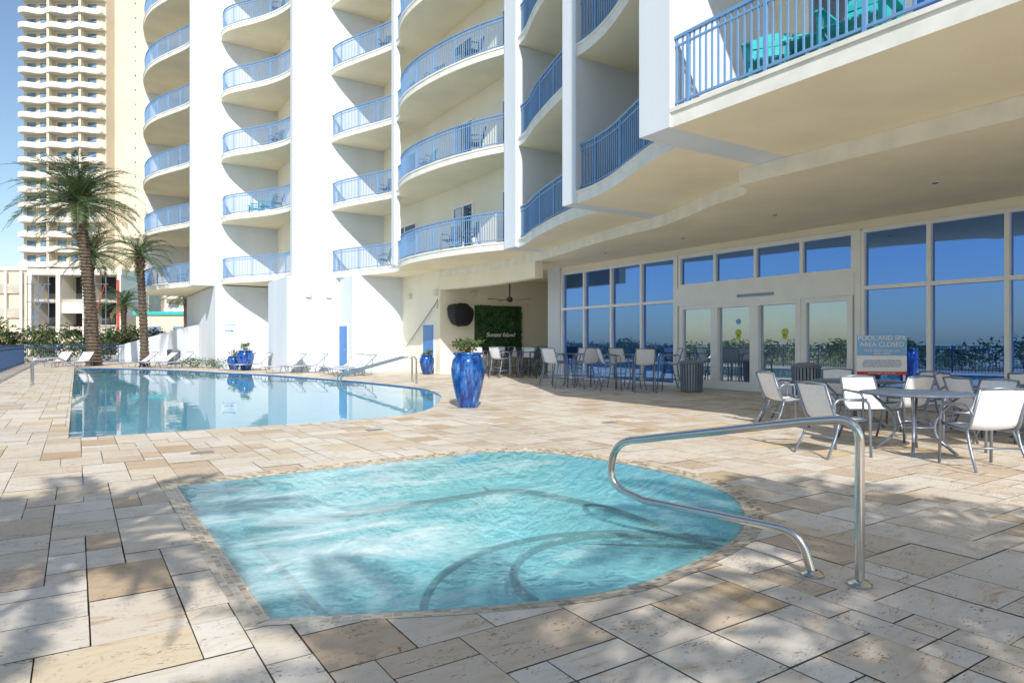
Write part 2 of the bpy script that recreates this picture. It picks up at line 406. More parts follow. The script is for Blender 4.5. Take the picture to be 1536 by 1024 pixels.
# ------------------------------------------------------------ hotel building
hotel=empty('hotel_building')
PITCH=3.4; Z0=4.6; TH=.25; NL=14; TOP=Z0+PITCH*NL
S={ 's7':dict(e=[(7.5,-9),(7.5,7.1)],back=10.0,straight=True),
    's6':dict(e=[(8.35,7.75),(8.5,8.4),(8.9,9.4),(9.4,10.6),(9.65,11.5),(9.71,12.1)],back=12.6),
    's5':dict(e=[(10.8,12.6),(10.85,13.6),(11.2,15),(11.8,16.8),(12.3,18),(12.5,18.8)],back=14.4),
    's34':dict(e=[(12.5,19.4),(11.95,20.8),(11.55,22.4),(11.35,24),(11.35,25.4),(11.6,26.6),(12.05,27.6),(12.1,28.4),(11.8,29.4),(11.2,31),(10.8,32.2),(10.7,33)],back=13.5),
    's2':dict(e=[(9.0,33.4),(8.9,34.4),(8.5,35.6),(7.8,36.9),(7.1,38),(6.7,39),(6.75,40)],back=9.8),
    's1':dict(e=[(5.5,40.4),(5.3,42),(4.6,43.8),(4.0,45.4),(3.65,47),(3.6,49),(3.9,51)],back=6.6)}
slab=MB(); rail=MB()
def railing(mb,path,z,k='rail'):
    H=1.08
    P=[Vector((p[0],p[1])) for p in path]
    def bar(zc,w,h):
        for a,b in zip(P[:-1],P[1:]):
            d=(b-a).normalized(); nn=Vector((-d.y,d.x))*w/2
            a_=a-d*.002; b_=b+d*.002
            vs=[(*(a_-nn),zc-h/2),(*(b_-nn),zc-h/2),(*(b_+nn),zc-h/2),(*(a_+nn),zc-h/2),(*(a_-nn),zc+h/2),(*(b_-nn),zc+h/2),(*(b_+nn),zc+h/2),(*(a_+nn),zc+h/2)]
            mb.add(vs,[(0,3,2,1),(4,5,6,7),(0,1,5,4),(1,2,6,5),(2,3,7,6),(3,0,4,7)],k)
    bar(z+H,.055,.045); bar(z+.1,.03,.035); bar(z+H-.13,.025,.03)
    acc=0;nextd=.0;cnt=0
    for a,b in zip(P[:-1],P[1:]):
        L=(b-a).length; d=(b-a).normalized()
        while nextd<=acc+L:
            p=a+d*(nextd-acc); w=.011 if cnt%12 else .024
            zz=z if cnt%12==0 else z+.1
            mb.box(p.x-w,p.x+w,p.y-w,p.y+w,zz,z+H-.01,k)
            nextd+=.11;cnt+=1
        acc+=L
for nme,s in S.items():
    e=s['e'] if s.get('straight') else catmull(s['e'],5)
    s['curve']=e
    for k in range(NL):
        z=Z0+PITCH*k
        back=s['back']+.05
        if k==0: back={'s7':16.2,'s6':16.2,'s5':16.2,'s34':14.2,'s2':10.2,'s1':7.2}[nme]
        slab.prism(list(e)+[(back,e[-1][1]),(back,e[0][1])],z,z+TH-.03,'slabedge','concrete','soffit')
        ee=[(p[0]-.03,p[1]) for p in e]
        slab.prism(ee+[(back-.02,e[-1][1]-.003),(back-.02,e[0][1]+.003)],z+TH-.029,z+TH+.03,'slabedge','concrete','slabedge')
        if k<7:
            off=[(p[0]+.09,p[1]) for p in e]
            railing(rail,off,z+TH+.03)
slab.obj('balcony_slabs',hotel); rail.obj('balcony_railings',hotel)

wall=MB()
def body(v0,u0,u1,z0=Z0+.02,k='cream'): wall.box(v0,27,u0,u1,z0,TOP,k)
body(10.0,-9,7.1); body(12.6,7.75,12.1); body(14.4,12.6,18.8); body(13.5,19.4,33.0); body(9.8,33.4,40.0); body(6.6,40.4,51)
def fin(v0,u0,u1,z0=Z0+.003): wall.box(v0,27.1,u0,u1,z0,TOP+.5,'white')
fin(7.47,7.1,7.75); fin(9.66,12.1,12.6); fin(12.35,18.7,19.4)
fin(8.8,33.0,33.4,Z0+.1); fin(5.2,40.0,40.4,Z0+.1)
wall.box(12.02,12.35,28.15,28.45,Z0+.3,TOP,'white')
wall.box(3.9,27,51,51.3,Z0+.3,TOP+.5,'white')
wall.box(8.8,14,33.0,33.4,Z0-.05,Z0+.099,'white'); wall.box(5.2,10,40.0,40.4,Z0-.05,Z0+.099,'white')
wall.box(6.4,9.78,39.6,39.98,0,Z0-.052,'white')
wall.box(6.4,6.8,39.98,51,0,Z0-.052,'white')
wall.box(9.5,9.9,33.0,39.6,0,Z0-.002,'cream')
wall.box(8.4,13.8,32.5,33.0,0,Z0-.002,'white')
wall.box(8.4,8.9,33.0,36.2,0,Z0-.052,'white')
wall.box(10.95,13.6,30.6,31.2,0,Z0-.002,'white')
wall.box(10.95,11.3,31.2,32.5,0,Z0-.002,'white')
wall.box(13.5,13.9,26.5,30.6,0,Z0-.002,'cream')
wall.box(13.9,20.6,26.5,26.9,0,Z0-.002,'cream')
wall.box(20.2,20.6,21.5,26.5,0,4.3,'cream')
wall.box(15.75,20.2,20.72,21.5,0,4.3,'white')
wall.obj('walls',hotel)

drop=[(10.35,-9),(10.35,8.1)]+catmull([(10.36,8.12),(10.75,8.25),(11.1,8.6),(11.4,9.6),(11.9,10.8),(12.4,12.2),(12.55,13.6),(12.9,15.5),(13.5,18),(13.85,20.5),(13.95,22.5),(13.8,24.6),(13.45,26.45)],5)[1:]
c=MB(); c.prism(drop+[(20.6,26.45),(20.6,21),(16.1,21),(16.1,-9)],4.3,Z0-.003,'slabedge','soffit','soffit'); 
bm_=[p for p in drop if p[1]>19.5]
c.prism(bm_+[(p[0]+.35,p[1]) for p in bm_[::-1]],3.72,4.297,'cream','cream','soffit')
c.obj('soffit_ceiling',hotel)
c=MB()
for (x,y) in ((13.2,2.5),(13.2,6),(13.4,9.5),(14.2,13),(14.4,16.5),(16.2,22.5),(18,24.5)):
    c.lathe([(0,0),(.075,0),(.095,-.004),(.1,.0),(.1,.01)],(x,y,4.294),'frame',20); c.lathe([(0,0),(.06,0)],(x,y,4.288),'dark',16)
c.lathe([(0,-.09),(.06,-.085),(.09,-.05),(.1,0)],(11.9,4.0,4.297),'dark',16)
c.obj('ceiling_downlights',hotel)

fr=MB(); gl=MB()
V=15.9
def mull(u,z0,z1,w=.045,d=.09): fr.box(V-d,V+.05,u-w,u+w,z0,z1,'frame')
def trans(u0,u1,z,h=.045,d=.085): fr.box(V-d,V+.05,u0,u1,z-h,z+h,'frame')
for us in ([14.83,16.33,17.83,19.33,20.67],[8.81-1.485*i for i in range(12)][::-1]):
    for u in us: mull(u,.0,4.06)
    a,b=us[0],us[-1]
    for z in (.06,2.68,4.05): trans(a,b,z)
    for u0,u1 in zip(us[:-1],us[1:]):
        for z0,z1 in ((.02,2.68),(2.68,4.05)):
            t=[random.uniform(-.006,.006) for _ in range(4)]
            gl.add([(V+.01+t[0],u0,z0),(V+.01+t[1],u1,z0),(V+.01+t[2],u1,z1),(V+.01+t[0]+t[2]-t[1],u0,z1)],[(0,1,2,3)],'glass')
us=[14.62,13.25,11.84,10.43,9.05]
for u in us: mull(u,3.1,4.0)
for z in (3.12,4.05): trans(9.0,14.66,z,.06,.1)
gl.box(V,V+.02,9.05,14.62,3.1,4.05,'glass')
fr.box(V-.14,V+.05,9.0,14.7,2.52,3.07,'frame')
fr.box(V-.16,V-.14,11.2,12.4,2.66,2.74,'alum')
gl.box(V-.02,V,9.05,14.62,.02,2.52,'glassdoor')
for i,(a,b) in enumerate(zip(us[:-1],us[1:])):
    off=.04 if i in(1,2) else 0
    for u in (a-.07,b+.07): fr.box(V-.1-off,V+.03,u-.07,u+.07,0.01,2.52,'frame')
    fr.box(V-.099-off,V+.03,b+.14,a-.14,0.012,.26,'frame'); fr.box(V-.099-off,V+.03,b+.14,a-.14,2.4,2.519,'frame')
fr.box(V-.2,V+.1,9.0,14.7,0,.012,'alum')
fr.box(V-.1,V+.1,14.7,14.79,0,4.1,'frame'); fr.box(V-.1,V+.1,8.86,9.0,0,4.1,'frame')
fr.box(V-.06,V+.25,-9,20.72,4.1,4.298,'cream')
fr.obj('window_frames',hotel); gl.obj('glazing',hotel)
st=MB()
for u in (12.45,10.95):
    for dz,r in ((1.66,.10),(1.53,.07)):
        st.add([(V-.03,u+r*math.cos(a*math.pi/8),dz+r*math.sin(a*math.pi/8)) for a in range(16)],[tuple(range(16))],'lime')
st.add([(V-.031,12.45+.08*math.cos(a*math.pi/8),1.98+.08*math.sin(a*math.pi/8)) for a in range(16)],[tuple(range(16))],'signmid')
st.obj('door_stickers',hotel)

wn=MB()
def win_v(v,u0,u1,z0,z1,panes=2,k='winglass'):
    wn.box(v-.06,v+.0,u0,u1,z0,z0+.07,'frame'); wn.box(v-.06,v,u0,u1,z1-.09,z1,'frame')
    wn.box(v-.06,v,u0,u0+.08,z0+.07,z1-.09,'frame'); wn.box(v-.06,v,u1-.08,u1,z0+.07,z1-.09,'frame')
    for i in range(1,panes):
        u=u0+(u1-u0)*i/panes; wn.box(v-.055,v,u-.04,u+.04,z0+.07,z1-.09,'frame')
    wn.box(v-.025,v-.003,u0+.08,u1-.08,z0+.07,z1-.09,k)
for k in range(9):
    zf=Z0+PITCH*k+TH+.03
    win_v(13.5,20.0,21.3,zf,zf+2.25,1); win_v(13.5,23.5,25.2,zf,zf+2.25,2); win_v(13.5,28.9,31.6,zf,zf+2.25,2)
    win_v(9.8,34.6,36.6,zf,zf+2.25,2); win_v(14.4,14.6,17.4,zf,zf+2.25,2); win_v(6.6,43,46,zf,zf+2.25,2)
    win_v(10.0,-6,4.9,zf,zf+2.4,7,'glass'); win_v(12.6,9,11.4,zf,zf+2.25,2); win_v(10.0,5.4,6.5,zf,zf+2.25,1)
def door_v(v,u0,u1,h=2.2):
    wn.box(v-.04,v,u0-.08,u1+.08,0.01,h+.08,'frame'); wn.box(v-.07,v-.04,u0,u1,.01,h,'door'); wn.box(v-.1,v-.07,u0+.08,u0+.14,1.0,1.1,'steel')
door_v(13.5,27.1,28.1); door_v(9.5,37.4,38.4); door_v(10.95,31.25,32.3)
for (v,u) in ((13.5,26.8),(13.5,29.6)): wn.box(v-.14,v-.001,u-.12,u+.12,3.5,3.75,'lamp')
for v in (7.6,9.2): wn.box(v-.12,v+.12,39.46,39.599,3.75,4.0,'lamp')
for v in (9.4,10.4): wn.box(v-.12,v+.12,32.36,32.499,3.6,3.85,'lamp')
wn.box(15.0,15.3,26.3,26.499,3.5,3.7,'lamp')
wn.obj('windows_and_doors',hotel)

# ------------------------------------------------------------ bar items
gw=empty('green_wall_panel',(0,0,0))
b=MB(); b.box(15.25,17.75,26.38,26.498,.9,3.1,'leafC')
for i in range(5200):
    x=random.uniform(15.25,17.75); z=random.uniform(.9,3.1); y=26.38-random.uniform(0,.08); s_=.06
    d1=Vector((random.uniform(-1,1),random.uniform(-.6,.6),random.uniform(-1,1))).normalized()*s_; d2=Vector((random.uniform(-1,1),random.uniform(-.6,.6),random.uniform(-1,1))).normalized()*s_*.6
    p=Vector((x,y,z)); b.add([p-d1,p-d2,p+d1,p+d2],[(0,1,2,3)],random.choice(['leafW','leafW','leafC','leafA']))
b.obj('foliage',gw)
def text(body,size,loc,rz,k,parent=None,ext=.004,name='lettering',align='CENTER'):
    c=bpy.data.curves.new(name,'FONT'); c.body=body; c.size=size; c.extrude=ext; c.align_x=align; c.align_y='CENTER'
    o=bpy.data.objects.new(name,c); COL.objects.link(o); c.materials.append(M[k])
    o.location=loc; o.rotation_euler=(R(90),0,rz)
    if parent: o.parent=parent
    return o
tt=text('Sunset Island',.30,(16.5,26.24,1.75),0,'signwhite',gw,.02); tt.data.shear=.35
b=MB(); vs=[];fs=[]; nn_=20; mm=14
for i in range(mm+1):
    th=math.pi*i/mm
    for j in range(nn_):
        ph=2*math.pi*j/nn_; sp_=lambda c,e: math.copysign(abs(c)**e,c)
        x=.60*sp_(math.sin(th),.5)*sp_(math.cos(ph),.5); y=.22*sp_(math.sin(th),.5)*sp_(math.sin(ph),.5); z=.50*sp_(math.cos(th),.55)
        q=noise.noise(Vector((x*4,y*4,z*4)))*.16
        x*=1+q-(.5 if z<0 else 0)*abs(z); z+=q*.6
        vs.append((14.3+x,26.05+y,2.62+z))
for i in range(mm):
    for j in range(nn_):
        k_=(j+1)%nn_; fs.append((i*nn_+j,i*nn_+k_,(i+1)*nn_+k_,(i+1)*nn_+j))
b.add(vs,fs,'black'); b.tube([(14.3,26.48,2.7),(14.3,26.1,2.7)],.04,'black')
b.obj('covered_television',None,True)
b=MB(); b.tube([(0,0,1.1),(0,0,0)],.03,'black'); b.lathe([(0,.12),(.1,.1),(.14,0),(.1,-.08),(0,-.12)],(0,0,0),'black',16)
for a in range(5):
    A=a*2*math.pi/5+.3; d=Vector((math.cos(A),math.sin(A),0)); n_=Vector((-d.y,d.x,0))
    b.add([d*.12-n_*.05,d*.95-n_*.1,d*.95+n_*.1+Vector((0,0,.03)),d*.12+n_*.05],[(0,1,2,3)],'wood')
f_=b.obj('ceiling_fan'); f_.location=(15.3,23.6,3.2)
b=MB(); b.tube([(13.4,29.9,1.2),(13.4,26.7,3.15)],.025,'alum'); b.tube(bend([(13.4,26.7,3.15),(13.4,26.55,3.35),(13.4,26.6,2.9)],.05),.015,'alum'); b.obj('pool_pole')

# ------------------------------------------------------------ furniture meshes
def chair_mesh(name,sz,bh,frame='alum',sling='sling'):
    b=MB(); w=.28
    at=sz+.24
    for sx in (-1,1):
        x=w*sx
        b.tube(bend([(x*1.04,.27,0),(x*1.02,.25,at),(x*1.04,-.20,at+.03),(x*.98,-.27,sz+.16)],.09),.016,frame,8)
        b.tube(bend([(x*1.04,-.34,0),(x*.96,-.2,sz*.62),(x*.96,-.16,sz)],.08),.016,frame,8)
        b.tube(bend([(x*.94,.26,sz+.02),(x*.94,-.18,sz-.02),(x*.90,-.34,sz+bh)],.10),.016,frame,8)
        b.box(x*1.04-.022,x*1.04+.022,-.16,.2,at+.012,at+.03,frame)
        if sz>.6: b.tube([(x*1.03,.26,.3),(x*1.0,-.29,.3)],.011,frame,6)
    b.tube([(-w*.94,.26,sz+.02),(w*.94,.26,sz+.02)],.013,frame,8)
    b.tube([(-w*.9,-.34,sz+bh),(0,-.365,sz+bh+.02),(w*.9,-.34,sz+bh)],.013,frame,8)
    b.tube([(-w*.98,-.22,sz*.55),(w*.98,-.22,sz*.55)],.011,frame,6)
    if sz>.6: b.tube([(-w*1.03,.26,.3),(w*1.03,.26,.3)],.012,frame,6)
    nw=6; path=bend([(0,.25,sz+.03),(0,-.165,sz-.005),(0,-.335,sz+bh-.01)],.11,6)
    pp=[]
    for i in range(len(path)-1):
        for t in (0,.5): pp.append(path[i].lerp(path[i+1],t))
    pp.append(path[-1]); vs=[];fs=[]
    for p in pp:
        for j in range(nw+1):
            tt=j/nw*2-1; sag=-.022*(1-tt*tt); vs.append((tt*w*.93,p.y+(sag if p.z>sz+.1 else 0),p.z+(sag if p.z<=sz+.1 else 0)))
    for i in range(len(pp)-1):
        for j in range(nw):
            a=i*(nw+1)+j; fs.append((a,a+1,a+nw+2,a+nw+1))
    b.add(vs,fs,sling)
    return b.mesh(name,True)
chair=chair_mesh('patio_chair',.43,.44); stool=chair_mesh('bar_chair',.76,.44); stoold=chair_mesh('bar_chair_dark',.76,.44,'darkalum','darkfurn')
def table_mesh(name,h,r):
    b=MB()
    b.lathe([(0,h-.012),(r-.02,h-.012),(r,h),(r,h+.012),(r-.015,h+.018),(0,h+.018)],(0,0,0),'tabletop',40)
    for a in range(4):
        A=a*math.pi/2+.4; d=Vector((math.cos(A),math.sin(A),0))
        b.tube(bend([d*(r*.75)+Vector((0,0,h-.02)),d*.22+Vector((0,0,h*.62)),d*.2+Vector((0,0,h*.3)),d*(r*.72)+Vector((0,0,.0))],.18),.018,'alum',8)
    ring=[(.21*math.cos(t*math.pi/12),.21*math.sin(t*math.pi/12),h*.45) for t in range(25)]
    b.tube(ring,.01,'alum',6)
    return b.mesh(name,True)
tb=table_mesh('patio_table',.73,.62); tbh=table_mesh('bar_table',1.02,.42)
def face(p,q): return math.atan2(-(q[0]-p[0]),(q[1]-p[1]))
def seat(me,nm,p,q,j=0): inst(me,nm,(p[0],p[1],0),face(p,q)+j)
T1=(8.72,4.2)
inst(tb,'patio_table',(*T1,0))
for p,j in (((7.72,4.65),.1),((8.3,3.3),-.15),((9.3,5.05),.1),((9.75,3.9),0)): seat(chair,'patio_chair',p,T1,j)
T2=(10.7,6.1); inst(tb,'patio_table',(*T2,0))
for p,j in (((9.75,6.75),.2),((10.3,7.1),-.1),((11.5,6.8),0),((10.2,5.1),.2),((11.6,5.6),.1)): seat(chair,'patio_chair',p,T2,j)
T3=(11.4,3.7); inst(tb,'patio_table',(*T3,0))
for p,j in (((10.5,4.2),.0),((11.3,4.7),-.1),((12.3,4.2),0),((11.0,2.8),.2)): seat(chair,'patio_chair',p,T3,j)
for T,ps in (((13.1,16.6),((12.2,16.3),(12.9,15.6),(13.9,17.0),(13.1,17.6))),((13.7,14.3),((12.9,14.6),(13.2,13.5),(14.5,13.8),(13.9,15.2)))):
    inst(tbh,'bar_table',(*T,0))
    for p in ps: seat(stool,'bar_chair',p,T,random.uniform(-.2,.2))
for T in ((15.0,24.9),(16.6,23.2),(14.6,22.2),(17.4,25.3)):
    inst(tbh,'bar_table',(*T,0))
    for a in range(4):
        A=a*math.pi/2+random.uniform(.2,.6); seat(stoold if a%2 else stool,'bar_chair',(T[0]+.8*math.cos(A),T[1]+.8*math.sin(A)),T,random.uniform(-.2,.2))
b=MB()
for sx in (-.31,.31):
    b.tube(bend([(sx,1.0,.30),(sx,-.25,.33),(sx,-.92,.86)],.12),.018,'alum',8)
    b.tube(bend([(sx,.85,.30),(sx,.75,.0),(sx,.1,0),(sx,0,.32)],.06),.014,'alum',8)
    b.tube(bend([(sx,-.1,.32),(sx,-.25,0),(sx,-.62,0),(sx,-.72,.68)],.06),.014,'alum',8)
b.tube([(-.31,1.0,.30),(.31,1.0,.30)],.016,'alum'); b.tube([(-.31,-.92,.86),(.31,-.92,.86)],.016,'alum')
path=bend([(0,.98,.31),(0,-.25,.335),(0,-.9,.855)],.12,5); vs=[];fs=[]
for p in path:
    for j in range(5): tt=j/4*2-1; vs.append((tt*.30,p.y,p.z-.02*(1-tt*tt)))
for i in range(len(path)-1):
    for j in range(4): a=i*5+j; fs.append((a,a+1,a+6,a+5))
b.add(vs,fs,'sling'); lounge=b.mesh('lounge_chair',True)
for (x,y,a) in ((9.7,26.9,105),(9.9,28.2,105),(10.1,29.5,105),(8.1,31.6,100),(9.0,31.2,100),(6.9,36.6,110),(7.4,35.2,110),(3.0,43.2,120),(3.9,42.0,120),(4.6,41.0,120),(.2,46.2,150),(-.9,47.0,150)):
    inst(lounge,'lounge_chair',(x,y,0),R(a+random.uniform(-6,6)))

bchair=chair_mesh('balcony_chair',.45,.6,'darkfurn','darkfurn')
for k in range(6):
    z=Z0+PITCH*k+TH+.03
    for (x,y,a) in ((12.4,21.6,60),(12.2,23.0,120),(12.1,24.6,80),(12.4,30.0,100),(8.9,36.3,90),(5.4,45,90),(13.3,15.5,90)):
        if random.random()<.75:
            inst(bchair,'balcony_chair',(x+random.uniform(-.1,.1),y+random.uniform(-.3,.3),z),R(a+random.uniform(-25,25)))
b=MB()
for i in range(6):
    x=-.28+i*.112; b.add([(x-.045,-.28,.34),(x+.045,-.28,.34),(x+.045,-.55,1.02+.05*math.sin(i/5*math.pi)),(x-.045,-.55,1.02+.05*math.sin(i/5*math.pi))],[(0,1,2,3)],'teal')
for i in range(5): y=-.25+i*.13; b.box(-.3,.3,y,y+.1,.36,.385,'teal')
for sx in (-.34,.34):
    b.box(sx-.06,sx+.06,-.4,.38,.58,.605,'teal'); b.box(sx-.03,sx+.03,.26,.34,0,.58,'teal'); b.box(sx-.03,sx+.03,-.36,-.28,0,.58,'teal')
b.box(-.34,.34,-.50,-.46,.85,.93,'teal')
tc=b.mesh('slatted_chair')
for (x,y,a) in ((8.3,5.9,125),(8.2,4.6,100)): inst(tc,'slatted_chair',(x,y,Z0+TH+.03),R(a),1.05)
tm=MB(); tm.box(-.25,.25,-.25,.25,.42,.45,'teal')
for a_ in (-.2,.2):
    for b_ in (-.2,.2): tm.box(a_-.025,a_+.025,b_-.025,b_+.025,0,.42,'teal')
inst(tm.mesh('side_table'),'side_table',(8.1,5.25,Z0+TH+.03),.3)
for (x,y,a) in ((8.2,38,90),(8.5,37.0,60)): inst(tc,'slatted_chair',(x,y,Z0+PITCH+TH+.03),R(a))

# ------------------------------------------------------------ urns and plants
def leaves(mb,c,rad,n,size,ks,flat=1):
    for i in range(n):
        d=Vector((random.gauss(0,1),random.gauss(0,1),random.gauss(0,1))).normalized()*random.random()**.4
        p=Vector(c)+Vector((d.x*rad[0],d.y*rad[1],d.z*rad[2]))
        a=Vector((random.uniform(-1,1),random.uniform(-1,1),random.uniform(-.4,1))).normalized()*size*random.uniform(.6,1.3)
        w_=a.cross(Vector((random.uniform(-1,1),random.uniform(-1,1),random.uniform(-1,1)))).normalized()*size*.32
        mb.add([p-a,p-w_,p+a,p+w_],[(0,1,2,3)],random.choice(ks))
def urn(loc,h,r,plant):
    e=empty('blue_ceramic_urn',loc)
    b=MB(); P=[(0,.0),(.55,.0),(.60,.02),(.66,.12),(.84,.35),(.98,.6),(1,.72),(.93,.86),(.80,.925),(.78,.945),(.88,.965),(.90,.985),(.88,1.0),(.78,1.0),(.76,.95),(.0,.94)]
    cp=catmull(P[1:-3],4)
    b.lathe([(0,0)]+[(p[0]*r,p[1]*h) for p in cp]+[(.78*r,h),(.75*r,h*.95)],(0,0,0),'urn',40)
    b.lathe([(.76*r,h*.95),(0,h*.96)],(0,0,0),'soil',20)
    b.obj('vessel',e,True)
    p=MB()
    for i in range(9 if plant else 4):
        a=random.uniform(0,6.28); q=random.uniform(.05,.3)
        top=Vector((math.cos(a)*q,math.sin(a)*q,h+random.uniform(.12,.34)))
        p.tube([(math.cos(a)*.06,math.sin(a)*.06,h*.95),top*.6+Vector((0,0,h*.4)),top],.008,'trunk',5)
        leaves(p,top,(.12,.12,.08),26,.055,['leafA','leafB','leafA'])
    leaves(p,(0,0,h+.06),(r*.8,r*.8,.08),90,.05,['leafA','leafB','palmDry'])
    p.obj('plant',e)
urn((6.95,12.35,0),1.16,.36,True); urn((7.15,35.6,0),1.0,.42,True); urn((6.75,36.4,0),.7,.33,False); urn((12.9,26.6,0),.85,.33,False)

# ------------------------------------------------------------ steel rails
def handrail(name,path,r=.024,flanges=()):
    b=MB(); b.tube(bend(path,.16,9),r,'steel',14)
    for f in flanges: b.lathe([(.0,.0),(.062,.0),(.062,.012),(.05,.024),(.028,.03)],f,'steel',24)
    return b.obj(name,None,True)
P0=Vector((3.67,2.06,0)); D_=Vector((-.3,.954,0))
def pt(s_,z): return P0+D_*s_+Vector((0,0,z))
b=MB()
pa=bend([pt(0,0),pt(0,.925),pt(.25,.905)],.15,10)[:-1]+[pt(.3,.89)]+bend([pt(.4,.877),pt(1.58,.65),pt(1.62,.355),pt(1.38,.272)],.16,10)[1:-1]+bend([pt(1.34,.272),pt(.32,.24),pt(.25,0)],.16,10)
b.tube(pa,.0255,'steel',16)
for s_ in (0,.25):
    q=pt(s_,0); b.lathe([(0,.002),(.066,.002),(.066,.012),(.05,.026),(.026,.032)],(q.x,q.y,0),'steel',28)
b.obj('spa_handrail',None,True)
handrail('pool_handrail',[(-1.2,26.2,0),(-1.2,26.2,.85),(-.55,26.2,.9),(.3,26.2,.35),(.35,26.2,-.3)],.03,((-1.2,26.2,0),))
handrail('pool_handrail',[(-1.2,27.0,0),(-1.2,27.0,.85),(-.55,27.0,.9),(.3,27.0,.35),(.35,27.0,-.3)],.03,((-1.2,27.0,0),))
handrail('pool_handrail',[(9.6,20.6,0),(9.6,20.6,.9),(9.3,20.7,.9),(7.7,22.6,.25),(7.6,22.7,-.3)],.03,((9.6,20.6,0),))
handrail('pool_handrail',[(9.9,21.6,0),(9.9,21.6,.9),(9.6,21.7,.9),(7.9,23.5,.25),(7.8,23.6,-.3)],.03,((9.9,21.6,0),))

# ------------------------------------------------------------ bins
def bin_(loc,r,h):
    b=MB(); n=26
    b.lathe([(0,.03),(r*.86,.03),(r*.86,h-.05)],(0,0,0),'dark',26)
    for i in range(n):
        A=2*math.pi*i/n; d=Vector((math.cos(A),math.sin(A),0)); t=Vector((-d.y,d.x,0))*.026
        p0=d*r*.9; p1=d*r
        b.add([p0-t+Vector((0,0,.02)),p0+t+Vector((0,0,.02)),p1+t+Vector((0,0,h)),p1-t+Vector((0,0,h)),
               p0*1.04-t+Vector((0,0,.02)),p0*1.04+t+Vector((0,0,.02)),p1*1.04+t+Vector((0,0,h)),p1*1.04-t+Vector((0,0,h))],[(0,1,2,3),(4,5,6,7),(0,1,5,4),(2,3,7,6),(1,2,6,5),(3,0,4,7)],'alum')
    b.lathe([(r*1.04,h-.03),(r*1.08,h),(r*1.0,h+.05),(r*.5,h+.09),(r*.48,h+.05)],(0,0,0),'alum',30)
    b.lathe([(r*.48,h+.05),(0,h+.03)],(0,0,0),'dark',20)
    o=b.obj('litter_bin'); o.location=loc
bin_((14.5,12.95,0),.32,.8); bin_((14.6,9.5,0),.32,.8); bin_((5.2,47.8,0),.35,.9)

# ------------------------------------------------------------ signs
sg=empty('pool_closed_sign',(12.3,6.5,0),R(-40))
b=MB(); b.box(-.43,.43,-.01,.01,.78,1.50,'signwhite'); b.box(-.43,.43,-.014,-.0102,.78,.84,'red'); b.box(-.43,.43,-.014,-.0102,1.13,1.50,'signmid')
b.box(-.43,.43,-.014,-.0102,.845,1.125,'signwhite')
for sx in (-.4,.4): b.box(sx-.015,sx+.015,.012,.04,0,1.5,'frame'); b.box(sx-.02,sx+.02,-.2,.25,0,.03,'frame')
b.obj('board',sg)
text('POOL AND SPA\nAREA CLOSED',.118,(0,-.018,1.39),0,'signwhite',sg,.002)
text('POOL AREA HOURS ARE\n8AM - 10PM',.055,(0,-.018,1.19),0,'signwhite',sg,.002)
text('THE POOL IS OPEN YEAR ROUND AND\nHEATED IN SEASON. NO LIFEGUARD ON\nDUTY. SWIM AT YOUR OWN RISK. PLEASE\nSHOWER BEFORE ENTERING THE POOL.',.036,(0,-.018,.985),0,'signblue',sg,.001)
text('PLEASE ENJOY YOUR STAY',.04,(0,-.018,.81),0,'signwhite',sg,.001)
ws=empty('wall_direction_sign',(7.1,39.57,0))
b=MB(); b.box(-.4,.4,0,.02,1.85,2.45,'signwhite'); b.box(-.36,.36,-.004,-.0005,1.89,1.93,'signblue'); b.box(-.36,.36,-.004,-.0005,2.37,2.41,'signblue')
b.add([(-.25,-.005,2.02),(.1,-.005,2.02),(.1,-.005,1.96),(.26,-.005,2.05),(.1,-.005,2.14),(.1,-.005,2.08),(-.25,-.005,2.08)],[tuple(range(7))],'signblue')
b.obj('panel',ws); text('RESTROOMS',.11,(0,-.006,2.26),0,'signblue',ws,.001)
b=MB()
for (x,y) in ((1.3,9.0),(3.9,9.9),(7.6,8.6),(-.9,9.3)): 
    b.box(x-.13,x+.13,y-.08,y+.08,.002,.006,'drain')
b.obj('deck_drain_cover')

